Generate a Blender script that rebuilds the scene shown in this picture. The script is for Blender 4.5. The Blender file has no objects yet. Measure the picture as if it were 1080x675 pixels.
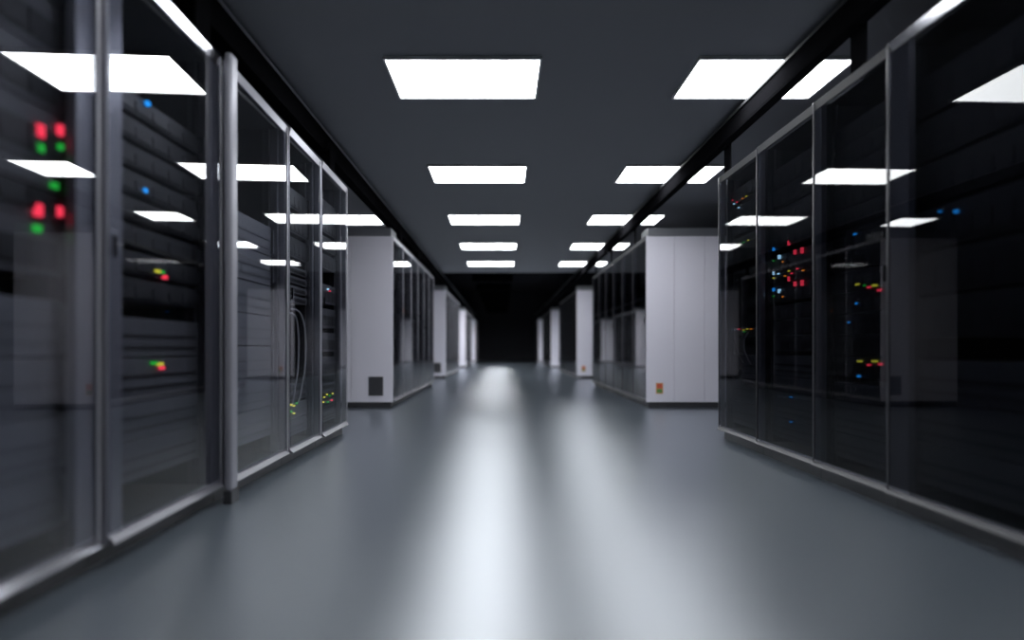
import bpy, bmesh, math, random
from mathutils import Vector, Matrix
R = random.Random(7)
sc = bpy.context.scene
COL = sc.collection
H = 0.72                     # camera height
F = 593.0                    # focal length in px at 1080 wide
HC = 2.42 * H                # ceiling above the camera
ZC = H + HC
XL, XR = -1.318, 1.728       # door fronts of the left and right rows
CAB_TOP = H + 1.87 * H       # 2.066
ROOM_L, ROOM_R, ROOM_F, ROOM_B = -5.2, 6.2, 30.0, -3.0

# ------------------------------------------------------------------ materials
def mat(name, col, rough=0.5, metal=0.0, spec=0.5, bump=None, var=None, coat=0.0):
    m = bpy.data.materials.new(name); m.use_nodes = True
    nt = m.node_tree; b = nt.nodes['Principled BSDF']
    b.inputs['Base Color'].default_value = (*col, 1)
    b.inputs['Roughness'].default_value = rough
    b.inputs['Metallic'].default_value = metal
    b.inputs['Specular IOR Level'].default_value = spec
    b.inputs['Coat Weight'].default_value = coat
    tc = nt.nodes.new('ShaderNodeTexCoord')
    if var:
        n = nt.nodes.new('ShaderNodeTexNoise'); n.inputs['Scale'].default_value = var[0]
        n.inputs['Detail'].default_value = 4
        nt.links.new(tc.outputs['Object'], n.inputs['Vector'])
        mr = nt.nodes.new('ShaderNodeMapRange')
        mr.inputs['To Min'].default_value = rough - var[1]; mr.inputs['To Max'].default_value = rough + var[1]
        nt.links.new(n.outputs['Fac'], mr.inputs['Value'])
        nt.links.new(mr.outputs['Result'], b.inputs['Roughness'])
    if bump:
        n = nt.nodes.new('ShaderNodeTexNoise'); n.inputs['Scale'].default_value = bump[0]
        nt.links.new(tc.outputs['Object'], n.inputs['Vector'])
        bp = nt.nodes.new('ShaderNodeBump'); bp.inputs['Strength'].default_value = bump[1]
        bp.inputs['Distance'].default_value = 0.002
        nt.links.new(n.outputs['Fac'], bp.inputs['Height']); nt.links.new(bp.outputs['Normal'], b.inputs['Normal'])
    return m

def emit(name, col, s):
    m = bpy.data.materials.new(name); m.use_nodes = True
    nt = m.node_tree; nt.nodes.clear()
    o = nt.nodes.new('ShaderNodeOutputMaterial'); e = nt.nodes.new('ShaderNodeEmission')
    e.inputs['Color'].default_value = (*col, 1); e.inputs['Strength'].default_value = s
    nt.links.new(e.outputs[0], o.inputs['Surface']); return m

def glass(name, tint, ior):
    m = bpy.data.materials.new(name); m.use_nodes = True
    nt = m.node_tree; nt.nodes.clear(); N = nt.nodes.new; L = nt.links.new
    o = N('ShaderNodeOutputMaterial'); t = N('ShaderNodeBsdfTransparent'); t.inputs['Color'].default_value = (*tint, 1)
    g = N('ShaderNodeBsdfGlossy'); g.inputs['Roughness'].default_value = 0.0
    g.inputs['Color'].default_value = (1, 1, 1, 1)
    fr = N('ShaderNodeFresnel'); fr.inputs['IOR'].default_value = ior
    geo = N('ShaderNodeNewGeometry'); inv = N('ShaderNodeMath'); inv.operation = 'SUBTRACT'
    inv.inputs[0].default_value = 1.0; L(geo.outputs['Backfacing'], inv.inputs[1])
    mu = N('ShaderNodeMath'); mu.operation = 'MULTIPLY'; L(fr.outputs[0], mu.inputs[0]); L(inv.outputs[0], mu.inputs[1])
    mx = N('ShaderNodeMixShader'); L(mu.outputs[0], mx.inputs['Fac']); L(t.outputs[0], mx.inputs[1]); L(g.outputs[0], mx.inputs[2])
    L(mx.outputs[0], o.inputs['Surface']); return m

M = {}
def floor_mat():
    m = bpy.data.materials.new('glossy_grey_floor_coating'); m.use_nodes = True
    nt = m.node_tree; nt.nodes.clear(); N = nt.nodes.new; L = nt.links.new
    o = N('ShaderNodeOutputMaterial'); d = N('ShaderNodeBsdfDiffuse'); d.inputs['Color'].default_value = (0.088, 0.104, 0.122, 1)
    g = N('ShaderNodeBsdfGlossy'); g.distribution = 'BECKMANN'; g.inputs['Color'].default_value = (0.93, 0.96, 1, 1)
    tc = N('ShaderNodeTexCoord'); n = N('ShaderNodeTexNoise'); n.inputs['Scale'].default_value = 1.3; n.inputs['Detail'].default_value = 3
    L(tc.outputs['Object'], n.inputs['Vector'])
    mr = N('ShaderNodeMapRange'); mr.inputs['To Min'].default_value = FLOOR_R-0.02; mr.inputs['To Max'].default_value = FLOOR_R+0.02
    L(n.outputs['Fac'], mr.inputs['Value']); L(mr.outputs['Result'], g.inputs['Roughness'])
    fr = N('ShaderNodeFresnel'); fr.inputs['IOR'].default_value = FLOOR_IOR
    mx = N('ShaderNodeMixShader'); L(fr.outputs[0], mx.inputs['Fac']); L(d.outputs[0], mx.inputs[1]); L(g.outputs[0], mx.inputs[2])
    L(mx.outputs[0], o.inputs['Surface']); return m
FLOOR_R, FLOOR_IOR = 0.345, 3.0
M['floor'] = floor_mat()
M['ceiling'] = mat('charcoal_ceiling_paint', (0.145, 0.152, 0.175), 0.85, bump=(40, 0.1))
M['wall'] = mat('dark_wall_paint', (0.05, 0.052, 0.06), 0.7, bump=(60, 0.1))
M['void'] = mat('black_open_ceiling', (0.012, 0.012, 0.014), 0.9, 0, 0.0)  # black colour stands in for the darkness at the far end
M['polish'] = mat('polished_rail_metal', (0.5, 0.5, 0.54), 0.13, 0.9)
M['rail_low'] = mat('satin_sill_metal', (0.12, 0.12, 0.14), 0.36, 0.4)
M['hood'] = mat('matt_black_hood', (0.002, 0.002, 0.0022), 0.95, 0, 0.0)  # near-black shield hiding the added far lamps
M['sill_d'] = mat('dark_sill_metal', (0.035, 0.035, 0.04), 0.4, 0.2)
M['frame_g'] = mat('grey_door_frame', (0.30, 0.30, 0.34), 0.35, 0.3)
M['trim'] = mat('bright_edge_trim', (0.5, 0.5, 0.55), 0.3, 0.5)
M['post_l'] = mat('grey_rack_post', (0.22, 0.22, 0.25), 0.4, 0.3)
M['frame_d'] = mat('dark_grey_frame', (0.075, 0.075, 0.088), 0.4, 0.2)
M['dark'] = mat('black_powder_coat', (0.035, 0.036, 0.042), 0.42, 0.0, 0.5, bump=(300, 0.05))
M['inner'] = mat('cabinet_inner_black', (0.025, 0.026, 0.03), 0.6)
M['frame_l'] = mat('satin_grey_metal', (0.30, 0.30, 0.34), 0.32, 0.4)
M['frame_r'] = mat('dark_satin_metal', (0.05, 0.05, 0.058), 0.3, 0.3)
M['column'] = mat('brushed_grey_column', (0.27, 0.27, 0.31), 0.38, 0.35)
M['column_d'] = mat('dark_column', (0.05, 0.05, 0.058), 0.35, 0.3)
M['plinth'] = mat('black_plinth', (0.03, 0.031, 0.036), 0.45)
M['white'] = mat('light_grey_panel', (0.66, 0.645, 0.73), 0.45, bump=(200, 0.03))
M['fascia'] = mat('grey_fascia', (0.13, 0.135, 0.155), 0.45)
M['seam'] = mat('panel_joint', (0.2, 0.2, 0.22), 0.6)
M['vent'] = mat('dark_grille', (0.05, 0.05, 0.058), 0.5)
M['beam'] = mat('black_rail_metal', (0.006, 0.006, 0.007), 0.8, 0.0, 0.0)
M['chassis'] = mat('server_steel', (0.10, 0.10, 0.11), 0.4, 0.6)
M['face_d'] = mat('dark_faceplate', (0.06, 0.062, 0.07), 0.45, 0.1)
M['face_m'] = mat('mid_grey_faceplate', (0.17, 0.172, 0.19), 0.45, 0.15)
M['face_g'] = mat('grey_faceplate', (0.27, 0.275, 0.305), 0.45, 0.15)
M['tray'] = mat('drive_tray_plastic', (0.045, 0.046, 0.052), 0.4)
M['tray_g'] = mat('grey_tray_plastic', (0.20, 0.205, 0.23), 0.42)
M['port'] = mat('port_socket', (0.012, 0.012, 0.014), 0.5)
M['cable_w'] = mat('pale_cable', (0.5, 0.5, 0.53), 0.5)
M['cable_d'] = mat('dark_cable', (0.09, 0.09, 0.1), 0.5)
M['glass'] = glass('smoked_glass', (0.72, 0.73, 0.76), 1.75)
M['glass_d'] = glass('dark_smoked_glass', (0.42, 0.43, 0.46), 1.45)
M['lamp_frame'] = mat('lamp_housing', (0.5, 0.5, 0.52), 0.5)
M['lamp'] = emit('lamp_diffuser', (0.94, 0.97, 1.0), 17.0)
M['lamp_hood'] = emit('hooded_lamp_diffuser', (0.94, 0.97, 1.0), 75.0)  # strong emitter, added to brighten the far floor
M['red'] = emit('red_led', (1.0, 0.045, 0.09), 2.2)
M['green'] = emit('green_led', (0.03, 0.75, 0.08), 1.0)
M['blue'] = emit('blue_led', (0.02, 0.35, 1.0), 2.0)
M['cyan'] = emit('pale_blue_led', (0.45, 0.8, 1.0), 3.0)
M['yellow'] = emit('yellow_led', (0.8, 0.75, 0.06), 1.6)
M['orange'] = emit('orange_led', (1.0, 0.3, 0.03), 1.6)
M['stk_r'] = mat('red_sticker', (0.55, 0.10, 0.06), 0.5)
M['stk_g'] = mat('green_sticker', (0.10, 0.22, 0.06), 0.5)
M['stk_o'] = mat('orange_sticker', (0.62, 0.30, 0.10), 0.5)

# ------------------------------------------------------------------ mesh helpers
CACHE = {}
def mesh_boxes(name, boxes, m, key=None):
    """boxes: (x0,y0,z0,x1,y1,z1) lists joined into ONE mesh"""
    if key is not None and key in CACHE: return CACHE[key]
    vs, fs = [], []
    for (x0, y0, z0, x1, y1, z1) in boxes:
        if x0 > x1: x0, x1 = x1, x0
        if y0 > y1: y0, y1 = y1, y0
        if z0 > z1: z0, z1 = z1, z0
        b = len(vs)
        vs += [(x0,y0,z0),(x1,y0,z0),(x1,y1,z0),(x0,y1,z0),(x0,y0,z1),(x1,y0,z1),(x1,y1,z1),(x0,y1,z1)]
        fs += [tuple(b+i for i in f) for f in ((0,3,2,1),(4,5,6,7),(0,1,5,4),(1,2,6,5),(2,3,7,6),(3,0,4,7))]
    me = bpy.data.meshes.new(name); me.from_pydata(vs, [], fs); me.materials.append(m); me.update()
    if key is not None: CACHE[key] = me
    return me

def mesh_prism(name, prof, u0, u1, m, key):
    """profile of (depth, z) points swept along the local x axis"""
    if key in CACHE: return CACHE[key]
    n = len(prof)
    vs = [(u0, d, z) for d, z in prof] + [(u1, d, z) for d, z in prof]
    fs = [(i, (i+1)%n, n+(i+1)%n, n+i) for i in range(n)] + [tuple(range(n))[::-1], tuple(range(n, 2*n))]
    me = bpy.data.meshes.new(name); me.from_pydata(vs, [], fs); me.materials.append(M[m])
    bm = bmesh.new(); bm.from_mesh(me); bmesh.ops.recalc_face_normals(bm, faces=bm.faces); bm.to_mesh(me); bm.free()
    me.update(); CACHE[key] = me
    return me

def link(name, me, parent=None, loc=(0,0,0), bevel=0, seg=2):
    o = bpy.data.objects.new(name, me); COL.objects.link(o); o.location = loc
    if parent is not None: o.parent = parent
    if bevel:
        bv = o.modifiers.new('bevel', 'BEVEL'); bv.width = bevel; bv.segments = seg; bv.limit_method = 'ANGLE'
        for p in me.polygons: p.use_smooth = False
    return o

def part(name, boxes, m, parent, key=None, bevel=0, loc=(0,0,0), seg=2):
    return link(name, mesh_boxes(name, boxes, M[m], key), parent, loc, bevel, seg)

def thing(name, label, cat, loc=(0,0,0), rz=0, group=None):
    o = bpy.data.objects.new(name, None); COL.objects.link(o); o.empty_display_size = 0.1
    o.location = loc; o.rotation_euler = (0, 0, rz)
    o['label'] = label; o['category'] = cat
    if group: o['group'] = group
    return o

def tagm(o, label, cat, group=None):
    o['label'] = label; o['category'] = cat
    if group: o['group'] = group
    return o

def struct(name, boxes, m):
    o = link(name, mesh_boxes(name, boxes, M[m])); o['kind'] = 'structure'; return o

def tube(name, pts, r, m, n=8, sub=10):
    P = [Vector(p) for p in pts]; path = []
    for i in range(len(P)-1):                       # Catmull-Rom
        p0 = P[max(i-1,0)]; p1 = P[i]; p2 = P[i+1]; p3 = P[min(i+2,len(P)-1)]
        for k in range(sub):
            t = k/sub
            path.append(0.5*((2*p1)+(-p0+p2)*t+(2*p0-5*p1+4*p2-p3)*t*t+(-p0+3*p1-3*p2+p3)*t**3))
    path.append(P[-1])
    vs, fs = [], []
    for i, p in enumerate(path):
        d = (path[min(i+1,len(path)-1)]-path[max(i-1,0)]).normalized()
        a = d.cross(Vector((0.3,1,0.2))).normalized(); b = d.cross(a)
        for k in range(n):
            t = 2*math.pi*k/n; vs.append(tuple(p + r*(math.cos(t)*a+math.sin(t)*b)))
    for i in range(len(path)-1):
        for k in range(n):
            fs.append((i*n+k, i*n+(k+1)%n, (i+1)*n+(k+1)%n, (i+1)*n+k))
    fs.append(tuple(range(n))[::-1]); fs.append(tuple((len(path)-1)*n+k for k in range(n)))
    me = bpy.data.meshes.new(name); me.from_pydata(vs, [], fs); me.materials.append(M[m])
    for p in me.polygons: p.use_smooth = True
    me.update(); return me

ORD = ['zeroth','first','second','third','fourth','fifth','sixth','seventh','eighth','ninth','tenth','eleventh','twelfth','thirteenth','fourteenth']

# ------------------------------------------------------------------ the room
struct('floor', [(ROOM_L, ROOM_B, -0.1, ROOM_R, ROOM_F, 0)], 'floor')
YC, ZP = 13.0, 3.7            # the white-lit ceiling ends here; an added higher black one beyond stands in for darkness
struct('ceiling', [(ROOM_L, ROOM_B, ZC, ROOM_R, YC, ZC+0.1)], 'ceiling')
struct('ceiling', [(ROOM_L, YC, ZP, ROOM_R, ROOM_F, ZP+0.1)], 'void')  # added raised ceiling, coloured black to read as shade
struct('wall_bulkhead', [(ROOM_L, YC-0.1, ZC+0.1, ROOM_R, YC, ZP+0.1)], 'void')  # closes the step up to the added black ceiling
struct('wall_left', [(ROOM_L-0.1, ROOM_B, 0, ROOM_L, ROOM_F, ZP)], 'wall')
struct('wall_right', [(ROOM_R, ROOM_B, 0, ROOM_R+0.1, ROOM_F, ZP)], 'wall')
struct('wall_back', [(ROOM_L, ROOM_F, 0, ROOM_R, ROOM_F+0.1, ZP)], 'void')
struct('wall_front', [(ROOM_L, ROOM_B-0.1, 0, ROOM_R, ROOM_B, ZC)], 'wall')

# ------------------------------------------------------------------ ceiling lights
LY0, LDY, LD = 3.625, 1.983, 0.26
LW = 0.4635
def lamp(x, y, label, group):
    t = thing('ceiling_light', label, 'light', (x, y, ZC), 0, group)
    e = 0.012
    part('frame', [(-LW-e,-LD-e,-0.02, LW+e,-LD,0),(-LW-e,LD,-0.02,LW+e,LD+e,0),(-LW-e,-LD,-0.02,-LW,LD,0),(LW,-LD,-0.02,LW+e,LD,0)], 'lamp_frame', t, 'lampframe')
    part('diffuser', [(-LW,-LD,-0.012,LW,LD,-0.001)], 'lamp', t, 'lampdiff')
RN_ = ['second', 'third', 'fourth']
CX = {'mid': -0.2395, 'right': 1.6465, 'left': -2.13, 'far_right': 3.535, 'far_left': -4.0}
for i in range(5):
    n = ['nearest','second','third','fourth','farthest'][i]
    lamp(CX['mid'], LY0+i*LDY, f'glowing rectangular ceiling light, {n} in the column over the middle of the aisle', 'lights over the aisle')
    lamp(CX['right'], LY0+i*LDY, f'glowing rectangular ceiling light, {n} in the column crossed by the right black rail', 'lights over the right cabinets')
lamp(CX['left'], LY0+2*LDY, 'glowing ceiling light partly hidden above the end of the front left cabinets', None)
lamp(CX['mid'], LY0-LDY, 'ceiling light over the aisle just above the viewer, out of the picture', None)
lamp(CX['right'], LY0-LDY, 'ceiling light over the front right cabinets above the viewer, out of the picture', None)

def added_hooded_light(x, y, label):  # added lamps that brighten the far floor, screened from the viewer
    t = thing('hooded_light', label, 'light', (x, y, ZC), 0, 'black hooded lights far down the aisle')
    near, far = -0.17, -0.075                      # near side reaches lower so the added lamp's glow stays out of view
    part('hood', [(-LW-.01,-LD-.01,near, LW+.01,-LD,0.012),(-LW-.01,LD,far,LW+.01,LD+.01,0.012),(-LW,-LD,0,LW,LD,0.012)], 'hood', t, 'hood')
    for sx in (-1, 1):
        link('side_cheek', mesh_prism('side_cheek', [(-LD-.01, near), (LD+.01, far), (LD+.01, 0.012), (-LD-.01, 0.012)], sx*LW, sx*(LW+0.01), 'hood', ('cheek', sx)), t)
    part('diffuser', [(-LW,-LD,-0.012,LW,LD,-0.001)], 'lamp_hood', t, 'lampdiff_hood')
    for sx in (-1, 1):
        part('suspension_rod', [(-0.004,-0.004,0.012,0.004,0.004,ZP-ZC)], 'beam', t, 'susp', loc=(sx*0.3,0,0))
for i in range(5, 12):
    added_hooded_light(CX['mid'], LY0+i*LDY, 'black hooded light hanging in the dark far end of the aisle')

# ------------------------------------------------------------------ cabinets
PL, TOP = 0.07, CAB_TOP
GD = 0.045 # depth                                        # how far the pane sits behind the door front
EQ = 0.072                                        # where the equipment fronts stand
def cabinet(side, y0, y1, label, group, detail=2, white_end=False, ajar=0.0, stiles=(0.018, 0.018)):
    w = y1 - y0; hw = w/2 - 0.002
    x = XL if side == 'left' else XR
    t = thing('server_cabinet', label, 'cabinet', (x, (y0+y1)/2, 0), math.pi/2 if side == 'left' else -math.pi/2, group)
    k = (side, round(w, 3))
    D = 1.0; fr = 'frame_l' if side == 'left' else 'frame_r'
    part('body', [(-hw, 0.055, PL, -hw+0.015, D, TOP), (hw-0.015, 0.055, PL, hw, D, TOP),
                  (-hw+0.015, D-0.015, PL, hw-0.015, D, TOP), (-hw+0.015, 0.055, TOP-0.02, hw-0.015, D-0.015, TOP),
                  (-hw+0.015, 0.055, PL, hw-0.015, D-0.015, PL+0.02)], 'inner', t, ('body',)+k)
    part('plinth', [(-hw, 0.03, 0, hw, D, PL)], 'plinth', t, ('plinth',)+k)
    sl, sr = stiles; zb, zt = PL+0.006, TOP
    thk = 0.03
    near = -1 if side == 'left' else 1            # local x of the edge nearer the viewer
    d = link('door', mesh_boxes('door', [(-hw+0.003, 0, zb, -hw+sl, thk, zt), (hw-sr, 0, zb, hw-0.003, thk, zt),
              (-hw+sl, 0, zb, hw-sr, thk, zb+0.028), (-hw+sl, 0, zt-0.03, hw-sr, thk, zt)], M[fr if side == 'left' else 'frame_g'], ('door', sl, sr)+k), t, bevel=0.003)
    g0, g1 = -hw+0.004, hw-0.004
    part('glass_pane', [(g0, -0.008, zb+0.036, g1, -0.002, zt-0.047)], 'glass' if side == 'left' else 'glass_d', d, ('pane',)+k)
    tx = (hw-0.009) if side == 'left' else (-hw+0.009)
    part('edge_trim', [(tx-0.006, -0.013, zb, tx+0.006, -0.0085, zt)], 'trim' if side == 'left' else 'frame_r', d, ('trim',)+k, bevel=0.0018, seg=3)
    link('top_rail', mesh_prism('top_rail', [(-0.001, zt-0.045), (-0.0105, zt), (-0.0004, zt), (-0.0004, zt-0.045)], -hw+0.004, hw-0.004, 'polish' if detail > 2 else ('frame_l' if side == 'left' else 'inner'), ('toprail', detail > 2)+k), d)
    link('bottom_rail', mesh_prism('bottom_rail', [(-0.024, zb), (-0.024, zb+0.004), (-0.001, zb+0.0245), (-0.001, zb)], -hw+0.004, hw-0.004, ('polish' if detail > 3 else 'rail_low') if side == 'left' else 'sill_d', ('botrail', detail > 3)+k), d)
    if ajar:
        px = hw
        d.rotation_euler = (0, 0, ajar)
        d.location = (px - px*math.cos(ajar), -px*math.sin(ajar), 0)
    if detail > 1:
        sx = -1 if side == 'left' else 1
        part('lock', [(sx*(hw-0.030), -0.016, 1.02, sx*(hw-0.018), -0.009, 1.09)], 'beam', d, ('lock', side, round(w,3)), bevel=0.002)
        for sgn in (-1, 1):
            part('front_post', [(sgn*(w/2-0.049), 0.036, PL+0.022, sgn*(hw-0.017), 0.054, TOP-0.022), (sgn*(w/2-0.022), 0.054, PL+0.022, sgn*(hw-0.017), 0.09, TOP-0.022)], 'post_l' if side == 'left' else 'frame_r', t, ('fpost', sgn)+k, bevel=0.002)
            xx = sgn*(w/2-0.046)
            part('mounting_rail', [(xx-0.012, EQ+0.0135, PL+0.03, xx+0.012, EQ+0.019, TOP-0.03), (xx+sgn*0.009, EQ+0.019, PL+0.03, xx+sgn*0.012, EQ+0.06, TOP-0.03)], 'chassis', t, ('rail', sgn)+k)
    if white_end:
        # pale side panel that closes the row towards the cross aisle; local x of the near end
        sx = -1 if side == 'left' else 1
        xe = sx*hw
        segs = [(0.0, 0.335), (0.339, 0.70), (0.704, 1.0)] if side == 'right' else [(0.0, 0.5), (0.504, 1.0)]
        for (a, b) in segs:
            part('side_panel', [(xe, a, PL, xe+sx*0.02, b, TOP-0.004)], 'white', t, ('white', sx, a, b)+k, bevel=0.002)
        part('kick_strip', [(xe, 0.02, 0, xe+sx*0.012, 1.0, PL-0.004)], 'plinth', t, ('kick', sx)+k)
        part('fascia', [(xe-sx*0.3, 0.02, TOP, xe+sx*0.02, 1.0, TOP+0.095)], 'fascia', t, ('fascia', sx)+k, bevel=0.003)
    return t

SIDE_OF = {'left': (XL, 1), 'right': (XR, -1)}
EDGE = {'left': [0.26, 1.045, 1.83, 2.622, 3.428, 4.05, 4.735],
        'right': [0.41, 1.10, 1.80, 2.50, 3.10, 3.79, 4.455]}
AJAR = {'left': [0.03, 0.031, 0.036, 0.030, 0.025, 0.022], 'right': [0.015, 0.017, 0.018, 0.016, 0.014, 0.012]}   # the doors rest a touch open
STILE = {'left': {1: (0.018, 0.095), 2: (0.08, 0.08), 3: (0.02, 0.03)}, 'right': {2: (0.12, 0.018), 3: (0.065, 0.03), 4: (0.05, 0.02), 5: (0.03, 0.02)}}
NAMES = {}
for side in ('left', 'right'):
    E = EDGE[side]
    for i in range(6):
        n = ['out-of-picture', 'nearest', 'second', 'third', 'fourth', 'fifth'][i]
        lab = f'dark glass-fronted server cabinet, {n} one of the front {side} row'
        if i == 0: lab = f'server cabinet of the front {side} row beside the viewer, out of the picture'
        NAMES[(side, i)] = f'{n} cabinet of front {side} row'
        cabinet(side, E[i], E[i+1], lab, f'server cabinets of the front {side} row',
                 (4 if i < 2 and side == 'left' else 3) if i < 3 else 2, ajar=AJAR[side][i], stiles=STILE[side].get(i, (0.018, 0.018)))
ROWS = [(6.77, 6, 0.655), (13.1, 6, 0.655), (20.1, 6, 0.655), (27.1, 4, 0.655)]
RN = ['second', 'third', 'fourth', 'last']
for r, (ys, nc, w) in enumerate(ROWS):
    for side in ('left', 'right'):
        for i in range(nc):
            where = f'{RN[r]} {side} row beyond the cross aisle' if r == 0 else f'{RN[r]} {side} row down the aisle'
            if i == 0: lab = f'pale side of the end cabinet that opens the {where}'
            else: lab = f'glass-fronted server cabinet, number {ORD[i+1]} along the {where}'.replace('number ', '')
            t = cabinet(side, ys+i*w, ys+(i+1)*w, lab, f'server cabinets of the {RN[r]} {side} row', 2 if r == 0 else 1, white_end=(i == 0))
            if i == 0 and r < 2:
                hw = w/2-0.002
                if side == 'left':
                    xe = -hw-0.02
                    d0 = 0.115
                    v = link('vent_grille', mesh_boxes('vent_grille', [(xe-0.006, d0, 0.145, xe, d0+0.01, 0.375), (xe-0.006, d0+0.165, 0.145, xe, d0+0.175, 0.375),
                          (xe-0.006, d0, 0.145, xe, d0+0.175, 0.155), (xe-0.006, d0, 0.365, xe, d0+0.175, 0.375), (xe-0.001, d0, 0.145, xe, d0+0.175, 0.375)]
                          + [(xe-0.005, d0+0.01, 0.165+q*0.02, xe-0.001, d0+0.165, 0.175+q*0.02) for q in range(10)], M['vent']), t)
                    v['label'] = 'small dark grille low on the pale side'
                else:
                    xe = hw+0.02; d0 = 0.115
                    s = link('warning_sticker', mesh_boxes('warning_sticker', [(xe, d0, 0.17, xe+0.002, d0+0.085, 0.30)], M['stk_o']), t)
                    s['label'] = 'small red and green sticker'
                    part('sticker_print', [(xe+0.002, d0+0.01, 0.235, xe+0.003, d0+0.075, 0.29)], 'stk_r', s)
                    part('sticker_print', [(xe+0.002, d0+0.01, 0.18, xe+0.003, d0+0.075, 0.228)], 'stk_g', s)

# columns that stand between the near cabinets
def column(side, y, label, w=0.07, proud=0.07):
    x = XL if side == 'left' else XR
    sg = 1 if side == 'left' else -1
    t = thing('metal_column', label, 'column', (x, y, 0), 0)
    m = 'column' if side == 'left' else 'column_d'
    part('shaft', [(sg*proud, -w/2, 0.06, sg*0.034, w/2, TOP+0.02)], m, t, bevel=0.014, seg=5)
    part('foot', [(sg*(proud+0.004), -w/2-0.004, 0, sg*0.034, w/2+0.004, 0.06)], 'plinth', t, bevel=0.004)
column('left', EDGE['left'][3], 'bright grey rounded metal column between second and third front left cabinets')

# ------------------------------------------------------------------ overhead rails
def beam(side, x0, x1, z0, z1, brackets, label):
    t = thing('overhead_rail', label, 'rail', ((x0+x1)/2, 0, z0), 0)
    hw = abs(x1-x0)/2; hh = z1-z0
    ya, yb = 0.1, 29.5
    part('channel', [(-hw, ya, 0, hw, yb, 0.012), (-hw, ya, 0.012, -hw+0.01, yb, hh), (hw-0.01, ya, 0.012, hw, yb, hh), (-hw-0.006, ya, hh-0.014, -hw, yb, hh), (hw, ya, hh-0.014, hw+0.006, yb, hh)], 'beam', t, bevel=0.003)
    part('edge_strip', [(-hw*(-1 if side == 'left' else 1)+(0.0065 if side == 'left' else -0.0125), ya, hh-0.02, -hw*(-1 if side == 'left' else 1)+(0.0125 if side == 'left' else -0.0065), yb, hh-0.001)], 'column' if side == 'left' else 'inner', t)
    for yy in [1.3+2.0*q for q in range(14)]:
        zr = ZC-z0 if yy < YC-0.15 else ZP-z0
        part('hanger_rod', [(-0.006, -0.006, 0.012, 0.006, 0.006, zr)], 'beam', t, ('rod', side, zr), loc=(0, yy, 0))
    sg = -1 if side == 'left' else 1
    xd = (abs(XL) if side == 'left' else XR) - abs((x0+x1)/2)
    for yy in brackets:
        zt = TOP - z0 + 0.0015
        part('bracket', [(sg*(xd+0.010), -0.06, zt, sg*(xd+0.020), 0.06, 0.05), (sg*(xd+0.010), -0.075, zt, sg*(xd+0.07), 0.075, zt+0.012),
                         (sg*-0.0, -0.05, 0.0, sg*(xd+0.020), 0.05, -0.012)], 'beam', t, ('brk', side), loc=(0, yy, 0), bevel=0.002)
    return t
beam('right', 1.674, 1.742, 2.275, 2.42, [0.9, 2.75, 4.35, 7.4, 9.0, 10.5, 13.8, 15.2, 16.9, 20.8, 22.2], 'black metal rail hung under the ceiling along the right cabinets')
beam('left', -1.385, -1.475, 2.26, 2.42, [0.9, 2.5, 4.4, 7.4, 9.0, 10.5, 13.8, 15.2, 16.9, 20.8, 22.2], 'black metal rail hung under the ceiling along the left cabinets')

# ------------------------------------------------------------------ equipment
def led_parts(t, leds):
    """leds: (u, z, colour, w, h) on the faceplate, u and z local"""
    for (u, z, c, w, h) in leds:
        l = part('status_light', [(-w/2, -0.011, -h/2, w/2, 0.004, h/2)], c, t, ('led', c, round(w,4), round(h,4)), loc=(u, -0.002, z))
        l['label'] = {'cyan': 'pale blue'}.get(c, c) + ' status light'

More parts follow.
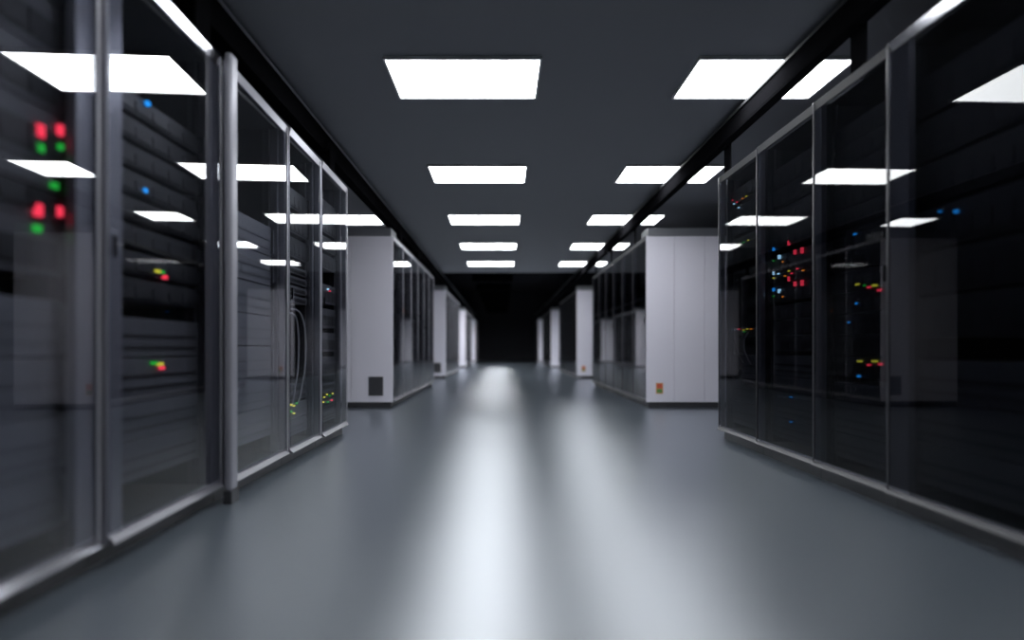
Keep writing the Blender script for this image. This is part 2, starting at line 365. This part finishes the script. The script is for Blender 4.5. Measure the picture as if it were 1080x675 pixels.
def unit(kind, side, ya, yb, z, h, label, group, face='face_d', leds=(), depth=0.65, rows=2, cols=6):
    """one rack unit: origin at the middle of its front bottom edge"""
    x = (XL - EQ) if side == 'left' else (XR + EQ)
    w = yb - ya; hw = w/2
    name = {'server': 'rack_server', 'storage': 'storage_unit', 'switch': 'network_switch', 'blank': 'blanking_panel'}[kind]
    cat = {'server': 'server', 'storage': 'storage unit', 'switch': 'network switch', 'blank': 'panel'}[kind]
    t = thing(name, label, cat, (x, (ya+yb)/2, z), math.pi/2 if side == 'left' else -math.pi/2, group)
    kk = (kind, round(w,3), round(h,3), face)
    if kind == 'blank':
        part('faceplate', [(-hw, 0, 0.001, hw, 0.003, h-0.001), (-hw, 0.003, 0.001, hw, 0.012, 0.004), (-hw, 0.003, h-0.004, hw, 0.012, h-0.001)], face, t, ('bp',)+kk, bevel=0.001)
        for sgn in (-1, 1):
            for zz in (0.012, h-0.012):
                part('screw', [(-0.004, -0.002, -0.004, 0.004, 0, 0.004)], 'chassis', t, 'screw', loc=(sgn*(hw-0.008), 0, zz), bevel=0.001)
        return t
    part('chassis', [(-hw+0.016, 0.012, 0.002, hw-0.016, depth, h-0.002)], 'chassis', t, ('ch', depth)+kk)
    part('faceplate', [(-hw, 0, 0.001, hw, 0.012, h-0.001)], face, t, ('fp',)+kk, bevel=0.002)
    for sgn in (-1, 1):
        part('handle', [(-0.005, -0.02, 0.1*h, 0.005, -0.015, 0.9*h), (-0.005, -0.02, 0.1*h, 0.005, 0, 0.1*h+0.006), (-0.005, -0.02, 0.9*h-0.006, 0.005, 0, 0.9*h)], face, t, ('hd', round(h,3), face), loc=(sgn*(hw-0.012), 0, 0))
    if kind == 'server':
        n = cols; a0 = -hw+0.03; a1 = hw-0.03; tw = (a1-a0)/n
        for q in range(n):
            part('drive_tray', [(-tw/2+0.003, -0.006, 0.12*h, tw/2-0.003, 0, 0.62*h), (-tw/2+0.008, -0.009, 0.18*h, tw/2-0.008, -0.006, 0.26*h)], 'tray' if face != 'face_g' else 'tray_g', t, ('dt', n)+kk, loc=(a0+(q+0.5)*tw, 0, 0))
    elif kind == 'storage':
        part('bezel_grille', [(-hw+0.03, -0.005, h*(0.2+0.3*q), hw-0.03, 0, h*(0.2+0.3*q)+0.012) for q in range(2)], 'tray_g' if face == 'face_g' else 'tray', t, ('bg',)+kk)
    elif kind == 'switch':
        n = 16; a0 = -hw+0.04; a1 = hw-0.04; tw = (a1-a0)/n
        for q in range(n):
            part('port', [(-tw*0.35, -0.002, 0.2*h, tw*0.35, 0.0, 0.65*h)], 'port', t, ('pt', round(tw,4), round(h,3)), loc=(a0+(q+0.5)*tw, 0, 0))
    led_parts(t, leds)
    return t

def zpix(y, side, x):
    """height of the point of the equipment plane seen at photo pixel (x, y), and its place along the row"""
    X = (abs(XL)+EQ) if side == 'left' else (XR+EQ)
    Y = F*X/abs(x-530.0)
    return Y, H + (367-y)*Y/F

def fill(side, i, spec, who):
    """spec: list of (kind, z0, h, face, leds in photo pixels, words, cols); each is one unit"""
    ya, yb = EDGE[side][i]+0.05, EDGE[side][i+1]-0.05
    yc = (ya+yb)/2
    spec = sorted(spec, key=lambda s: -s[1])
    n = len(spec)
    for q, s in enumerate(spec):
        kind, z0, h, face, leds, words = s[:6]
        L = []
        for (px, py, c, w, hh) in leds:
            Y, Z = zpix(py, side, px)
            u = (Y-yc) if side == 'left' else -(Y-yc)
            u = max(-(yb-ya)/2+0.02, min((yb-ya)/2-0.02, u))
            if side == 'right': w, hh = w*0.82, hh*0.82
            L.append((u, min(max(Z-z0, hh/2+0.003), h-hh/2-0.003), c, w, hh))
        pos = 'topmost' if q == 0 else ('lowest' if q == n-1 else f'{ORD[q+1]} from top')
        lab = f'{words}, {pos}, {who}'
        unit(kind, side, ya, yb, z0, h, lab, f'equipment in the {who}', face, L, cols=s[6] if len(s) > 6 else 6)

def stack(z0, z1, h, kind, face, words, gap=0.0):
    out = []; z = z0
    while z + h <= z1 + 1e-6:
        out.append([kind, z, h-0.004, face, [], words]); z += h + gap
    return out

def put(spec, leds, side):
    """give each light to the unit whose front it falls on"""
    for l in leds:
        Y, Z = zpix(l[1], side, l[0])
        best = min(spec, key=lambda s: 0 if s[1] <= Z <= s[1]+s[2] else min(abs(Z-s[1]), abs(Z-s[1]-s[2])))
        best[4].append(l)
    for s in spec:
        cs = []
        for l in s[4]:
            c = {'cyan': 'pale blue'}.get(l[2], l[2])
            if c not in cs: cs.append(c)
        if cs: s[5] += ' with ' + ' and '.join(cs[:2]) + ' lights'
    return spec

# left row
sp = stack(0.16, 0.9, 0.178, 'storage', 'face_g', 'grey storage unit') + stack(0.94, 1.96, 0.17, 'server', 'face_m', 'grey rack server')
put(sp, [(40,138,'red',.022,.036),(63,138,'red',.018,.03),(40,156,'green',.02,.022),(62,155,'green',.012,.016),
         (38,223,'red',.022,.036),(60,223,'red',.018,.03),(37,241,'green',.02,.02),(55,196,'green',.02,.016)], 'left')
fill('left', 1, sp, 'nearest front left cabinet')
sp = stack(0.22, 0.86, 0.155, 'storage', 'face_m', 'grey storage unit') + stack(0.9, 1.75, 0.088, 'server', 'face_d', 'dark rack server', 0.012)
put(sp, [(154,103,'blue',.016,.016),(151,201,'blue',.016,.016),(164,286,'yellow',.03,.01),(169,287,'green',.02,.01),(172,293,'red',.022,.014),
         (161,383,'green',.03,.01),(167,384,'yellow',.03,.01),(169,388,'red',.022,.012)], 'left')
fill('left', 2, sp, 'second front left cabinet')
sp = stack(0.20, 1.62, 0.178, 'storage', 'face_g', 'grey storage unit')
fill('left', 3, sp, 'third front left cabinet')
sp = stack(0.14, 0.36, 0.11, 'storage', 'face_g', 'grey storage unit') + [['switch', 0.372, 0.05, 'face_m', [], 'grey network switch'], ['switch', 0.425, 0.05, 'face_m', [], 'grey network switch']] \
   + [['switch', 1.02+0.065*q, 0.05, 'face_m', [], 'grey network switch'] for q in range(4)] + stack(1.32, 1.9, 0.14, 'server', 'face_d', 'dark rack server', 0.02)
put(sp, [(x, y, c, .012, .009) for (x, y, c) in [(299,428,'red'),(303,429,'green'),(306,425,'yellow'),(309,428,'yellow'),(312,424,'green'),(306,434,'green'),(309,436,'yellow'),(301,433,'yellow')]], 'left')
fill('left', 4, sp, 'fourth front left cabinet')
sp = stack(0.14, 0.32, 0.088, 'storage', 'face_m', 'grey storage unit') + [['switch', 0.33, 0.055, 'face_m', [], 'grey network switch'], ['switch', 0.39, 0.055, 'face_m', [], 'grey network switch']] + stack(0.5, 1.3, 0.155, 'server', 'face_m', 'grey rack server', 0.035) + stack(1.34, 1.9, 0.12, 'server', 'face_d', 'dark rack server', 0.02)
put(sp, [(x, y, c, .013, .01) for (x, y, c) in [(338,418,'green'),(341,420,'yellow'),(344,416,'yellow'),(347,419,'green'),(350,415,'yellow'),(340,424,'yellow'),(345,424,'green'),(349,422,'red'),(347,307,'red'),(345,305,'cyan')]], 'left')
fill('left', 5, sp, 'fifth front left cabinet')
# right row
sp = [['switch', 0.81, 0.06, 'face_d', [], 'dark network switch'], ['switch', 1.50, 0.06, 'face_d', [], 'dark network switch'], ['server', 1.83, 0.11, 'face_d', [], 'dark rack server']] \
   + stack(0.14, 0.7, 0.178, 'storage', 'face_m', 'dark storage unit') + stack(1.58, 1.80, 0.11, 'server', 'face_d', 'dark rack server')
put(sp, [(x, y, c, .012, .009) for (x, y, c) in [(772,212,'red'),(778,214,'red'),(784,211,'orange'),(788,208,'yellow'),(775,218,'cyan'),(780,219,'cyan'),
         (775,262,'yellow'),(780,261,'yellow'),(785,259,'green'),(790,257,'yellow'),(774,347,'cyan'),(780,347,'red'),(785,348,'yellow'),(789,347,'yellow'),(793,347,'orange'),(786,350,'green')]], 'right')
fill('right', 5, sp, 'fifth front right cabinet')
sp = stack(0.14, 0.68, 0.134, 'storage', 'face_m', 'dark storage unit') + stack(0.70, 1.0, 0.10, 'server', 'face_d', 'dark rack server') \
   + [['server', 1.015, 0.115, 'face_d', [], 'dark rack server'], ['switch', 1.135, 0.055, 'face_d', [], 'dark network switch'], ['server', 1.195, 0.13, 'face_d', [], 'dark rack server']] + stack(1.36, 1.9, 0.134, 'server', 'face_d', 'dark rack server')
L = []
for (y, s) in ((270, 0), (307, -3)):
    L += [(810,y,'blue',.018,.026),(823,y,'cyan',.024,.03),(833,y-10,'red',.014,.036),(839.5,y-8-s*0,'red',.018,.034),(847,y-10,'red',.020,.042),(827,y+6,'orange',.014,.012),(814,y+6,'green',.012,.008)]
L += [(x, y, c, .012, .01) for (x, y, c) in [(803,291,'cyan'),(810,291,'cyan'),(816,292,'yellow'),(822,290,'cyan'),(829,291,'orange'),(836,288,'red'),(842,285,'red'),(848,284,'orange'),(833,286,'yellow')]]
L += [(835,420,'blue',.009,.009),(835,445,'blue',.009,.009)]
put(sp, L, 'right'); fill('right', 4, sp, 'fourth front right cabinet')
sp = stack(0.14, 0.56, 0.134, 'storage', 'face_m', 'dark storage unit') + stack(0.57, 1.9, 0.11, 'server', 'face_d', 'dark rack server')
put(sp, [(906,300,'yellow',.03,.009),(918,303,'red',.02,.01),(924,301,'yellow',.035,.01),(929,306,'red',.022,.012),(914,301,'green',.02,.008),
         (905,320,'blue',.011,.011),(897,340,'blue',.009,.009),(908,381,'yellow',.03,.009),(918,385,'red',.02,.01),(924,381,'yellow',.035,.01),(930,384,'red',.022,.011),(907,397,'blue',.013,.012),(903,247,'blue',.011,.011)], 'right')
fill('right', 3, sp, 'third front right cabinet')
sp = stack(0.14, 0.7, 0.178, 'storage', 'face_m', 'dark storage unit') + stack(0.76, 1.9, 0.178, 'server', 'face_d', 'dark rack server', 0.01)
put(sp, [(1010,223,'blue',.013,.013),(993,223,'blue',.006,.006)], 'right')
fill('right', 2, sp, 'second front right cabinet')
# second rows: a few units behind each glass door
for side in ('left', 'right'):
    for i in range(6):
        ya, yb = 6.77+i*0.655+0.05, 6.77+(i+1)*0.655-0.05
        for q in range(5):
            leds = []
            if side == 'right' and (i, q) in ((0, 3), (2, 3), (5, 3)): leds = [(0.1, 0.08, 'blue' if i != 5 else 'red', .03, .03)]
            if side == 'left' and (i, q) in ((1, 3),): leds = [(0.1, 0.08, 'orange', .02, .02)]
            w_ = ['lowest','second from bottom','middle','second from top','topmost'][q]
            unit('server', side, ya, yb, 0.2+0.32*q, 0.2, f'dark rack server, {w_} in the {ORD[i+1]} cabinet of the second {side} row', f'servers in the second {side} row', 'face_d', leds, cols=4)

# cables in the far cabinets of the front rows
def cable(side, pts, r, m, label):
    P = []
    for (px, py, off) in pts:
        X = (abs(XL)+EQ-0.012+off) if side == 'left' else (XR+EQ-0.012+off)
        Y = F*X/abs(px-530.0); Z = H+(367-py)*Y/F
        P.append((X if side == 'right' else -X, Y, Z))
    o = link('cable', tube('cable', P, r, m)); tagm(o, label, 'cable', 'cables hanging on the racks')
cable('left', [(307,326,.003),(313,327,-.004),(318,333,-.006),(322,350,-.006),(322,380,-.006),(319,405,-.005),(315,424,.003)], .006, 'cable_w', 'pale looping cable hanging at the right in the fourth front left cabinet')
cable('left', [(305,330,.003),(309,331,-.004),(313,338,-.006),(315,360,-.006),(314,390,-.006),(311,410,-.004),(309,425,.003)], .006, 'cable_w', 'pale cable hanging in the middle of the fourth front left cabinet')
cable('right', [(779,295,.003),(775,298,-.004),(773,310,-.006),(773,335,-.006),(775,360,-.006),(780,376,-.004),(784,383,.003)], .007, 'cable_d', 'dark curved cable hanging in the fifth front right cabinet, left one')
cable('right', [(789,351,-.009),(785,358,-.009),(785,368,-.009),(788,377,-.009),(792,384,-.009)], .006, 'cable_w', 'pale curved cable low in the fifth front right cabinet, right one')

# ------------------------------------------------------------------ world, camera, view
w = bpy.data.worlds.new('room_dark'); sc.world = w; w.use_nodes = True
w.node_tree.nodes['Background'].inputs['Color'].default_value = (0.5, 0.55, 0.65, 1)
w.node_tree.nodes['Background'].inputs['Strength'].default_value = 0.0
cam = bpy.data.cameras.new('camera'); co = bpy.data.objects.new('camera', cam); COL.objects.link(co); sc.camera = co
co.location = (0, 0, H); co.rotation_euler = (math.pi/2, 0, 0)
cam.sensor_width = 36; cam.lens = F/1080*36
cam.shift_x = 10/1080; cam.shift_y = 29.5/1080
cam.clip_start = 0.05; cam.clip_end = 100
cam.dof.use_dof = True; cam.dof.focus_distance = 4.0
cam.dof.aperture_fstop = (F/1080*0.036)/0.039
vs = sc.view_settings
sc.display_settings.display_device = 'sRGB'
vs.view_transform = 'Standard'; vs.look = 'None'; vs.gamma = 1; vs.use_curve_mapping = False
vs.exposure = 0.0
cy = sc.cycles
cy.use_denoising = True
cy.max_bounces = 10; cy.diffuse_bounces = 5; cy.glossy_bounces = 6; cy.transparent_max_bounces = 16
cy.sample_clamp_indirect = 4.0
cy.caustics_reflective = True
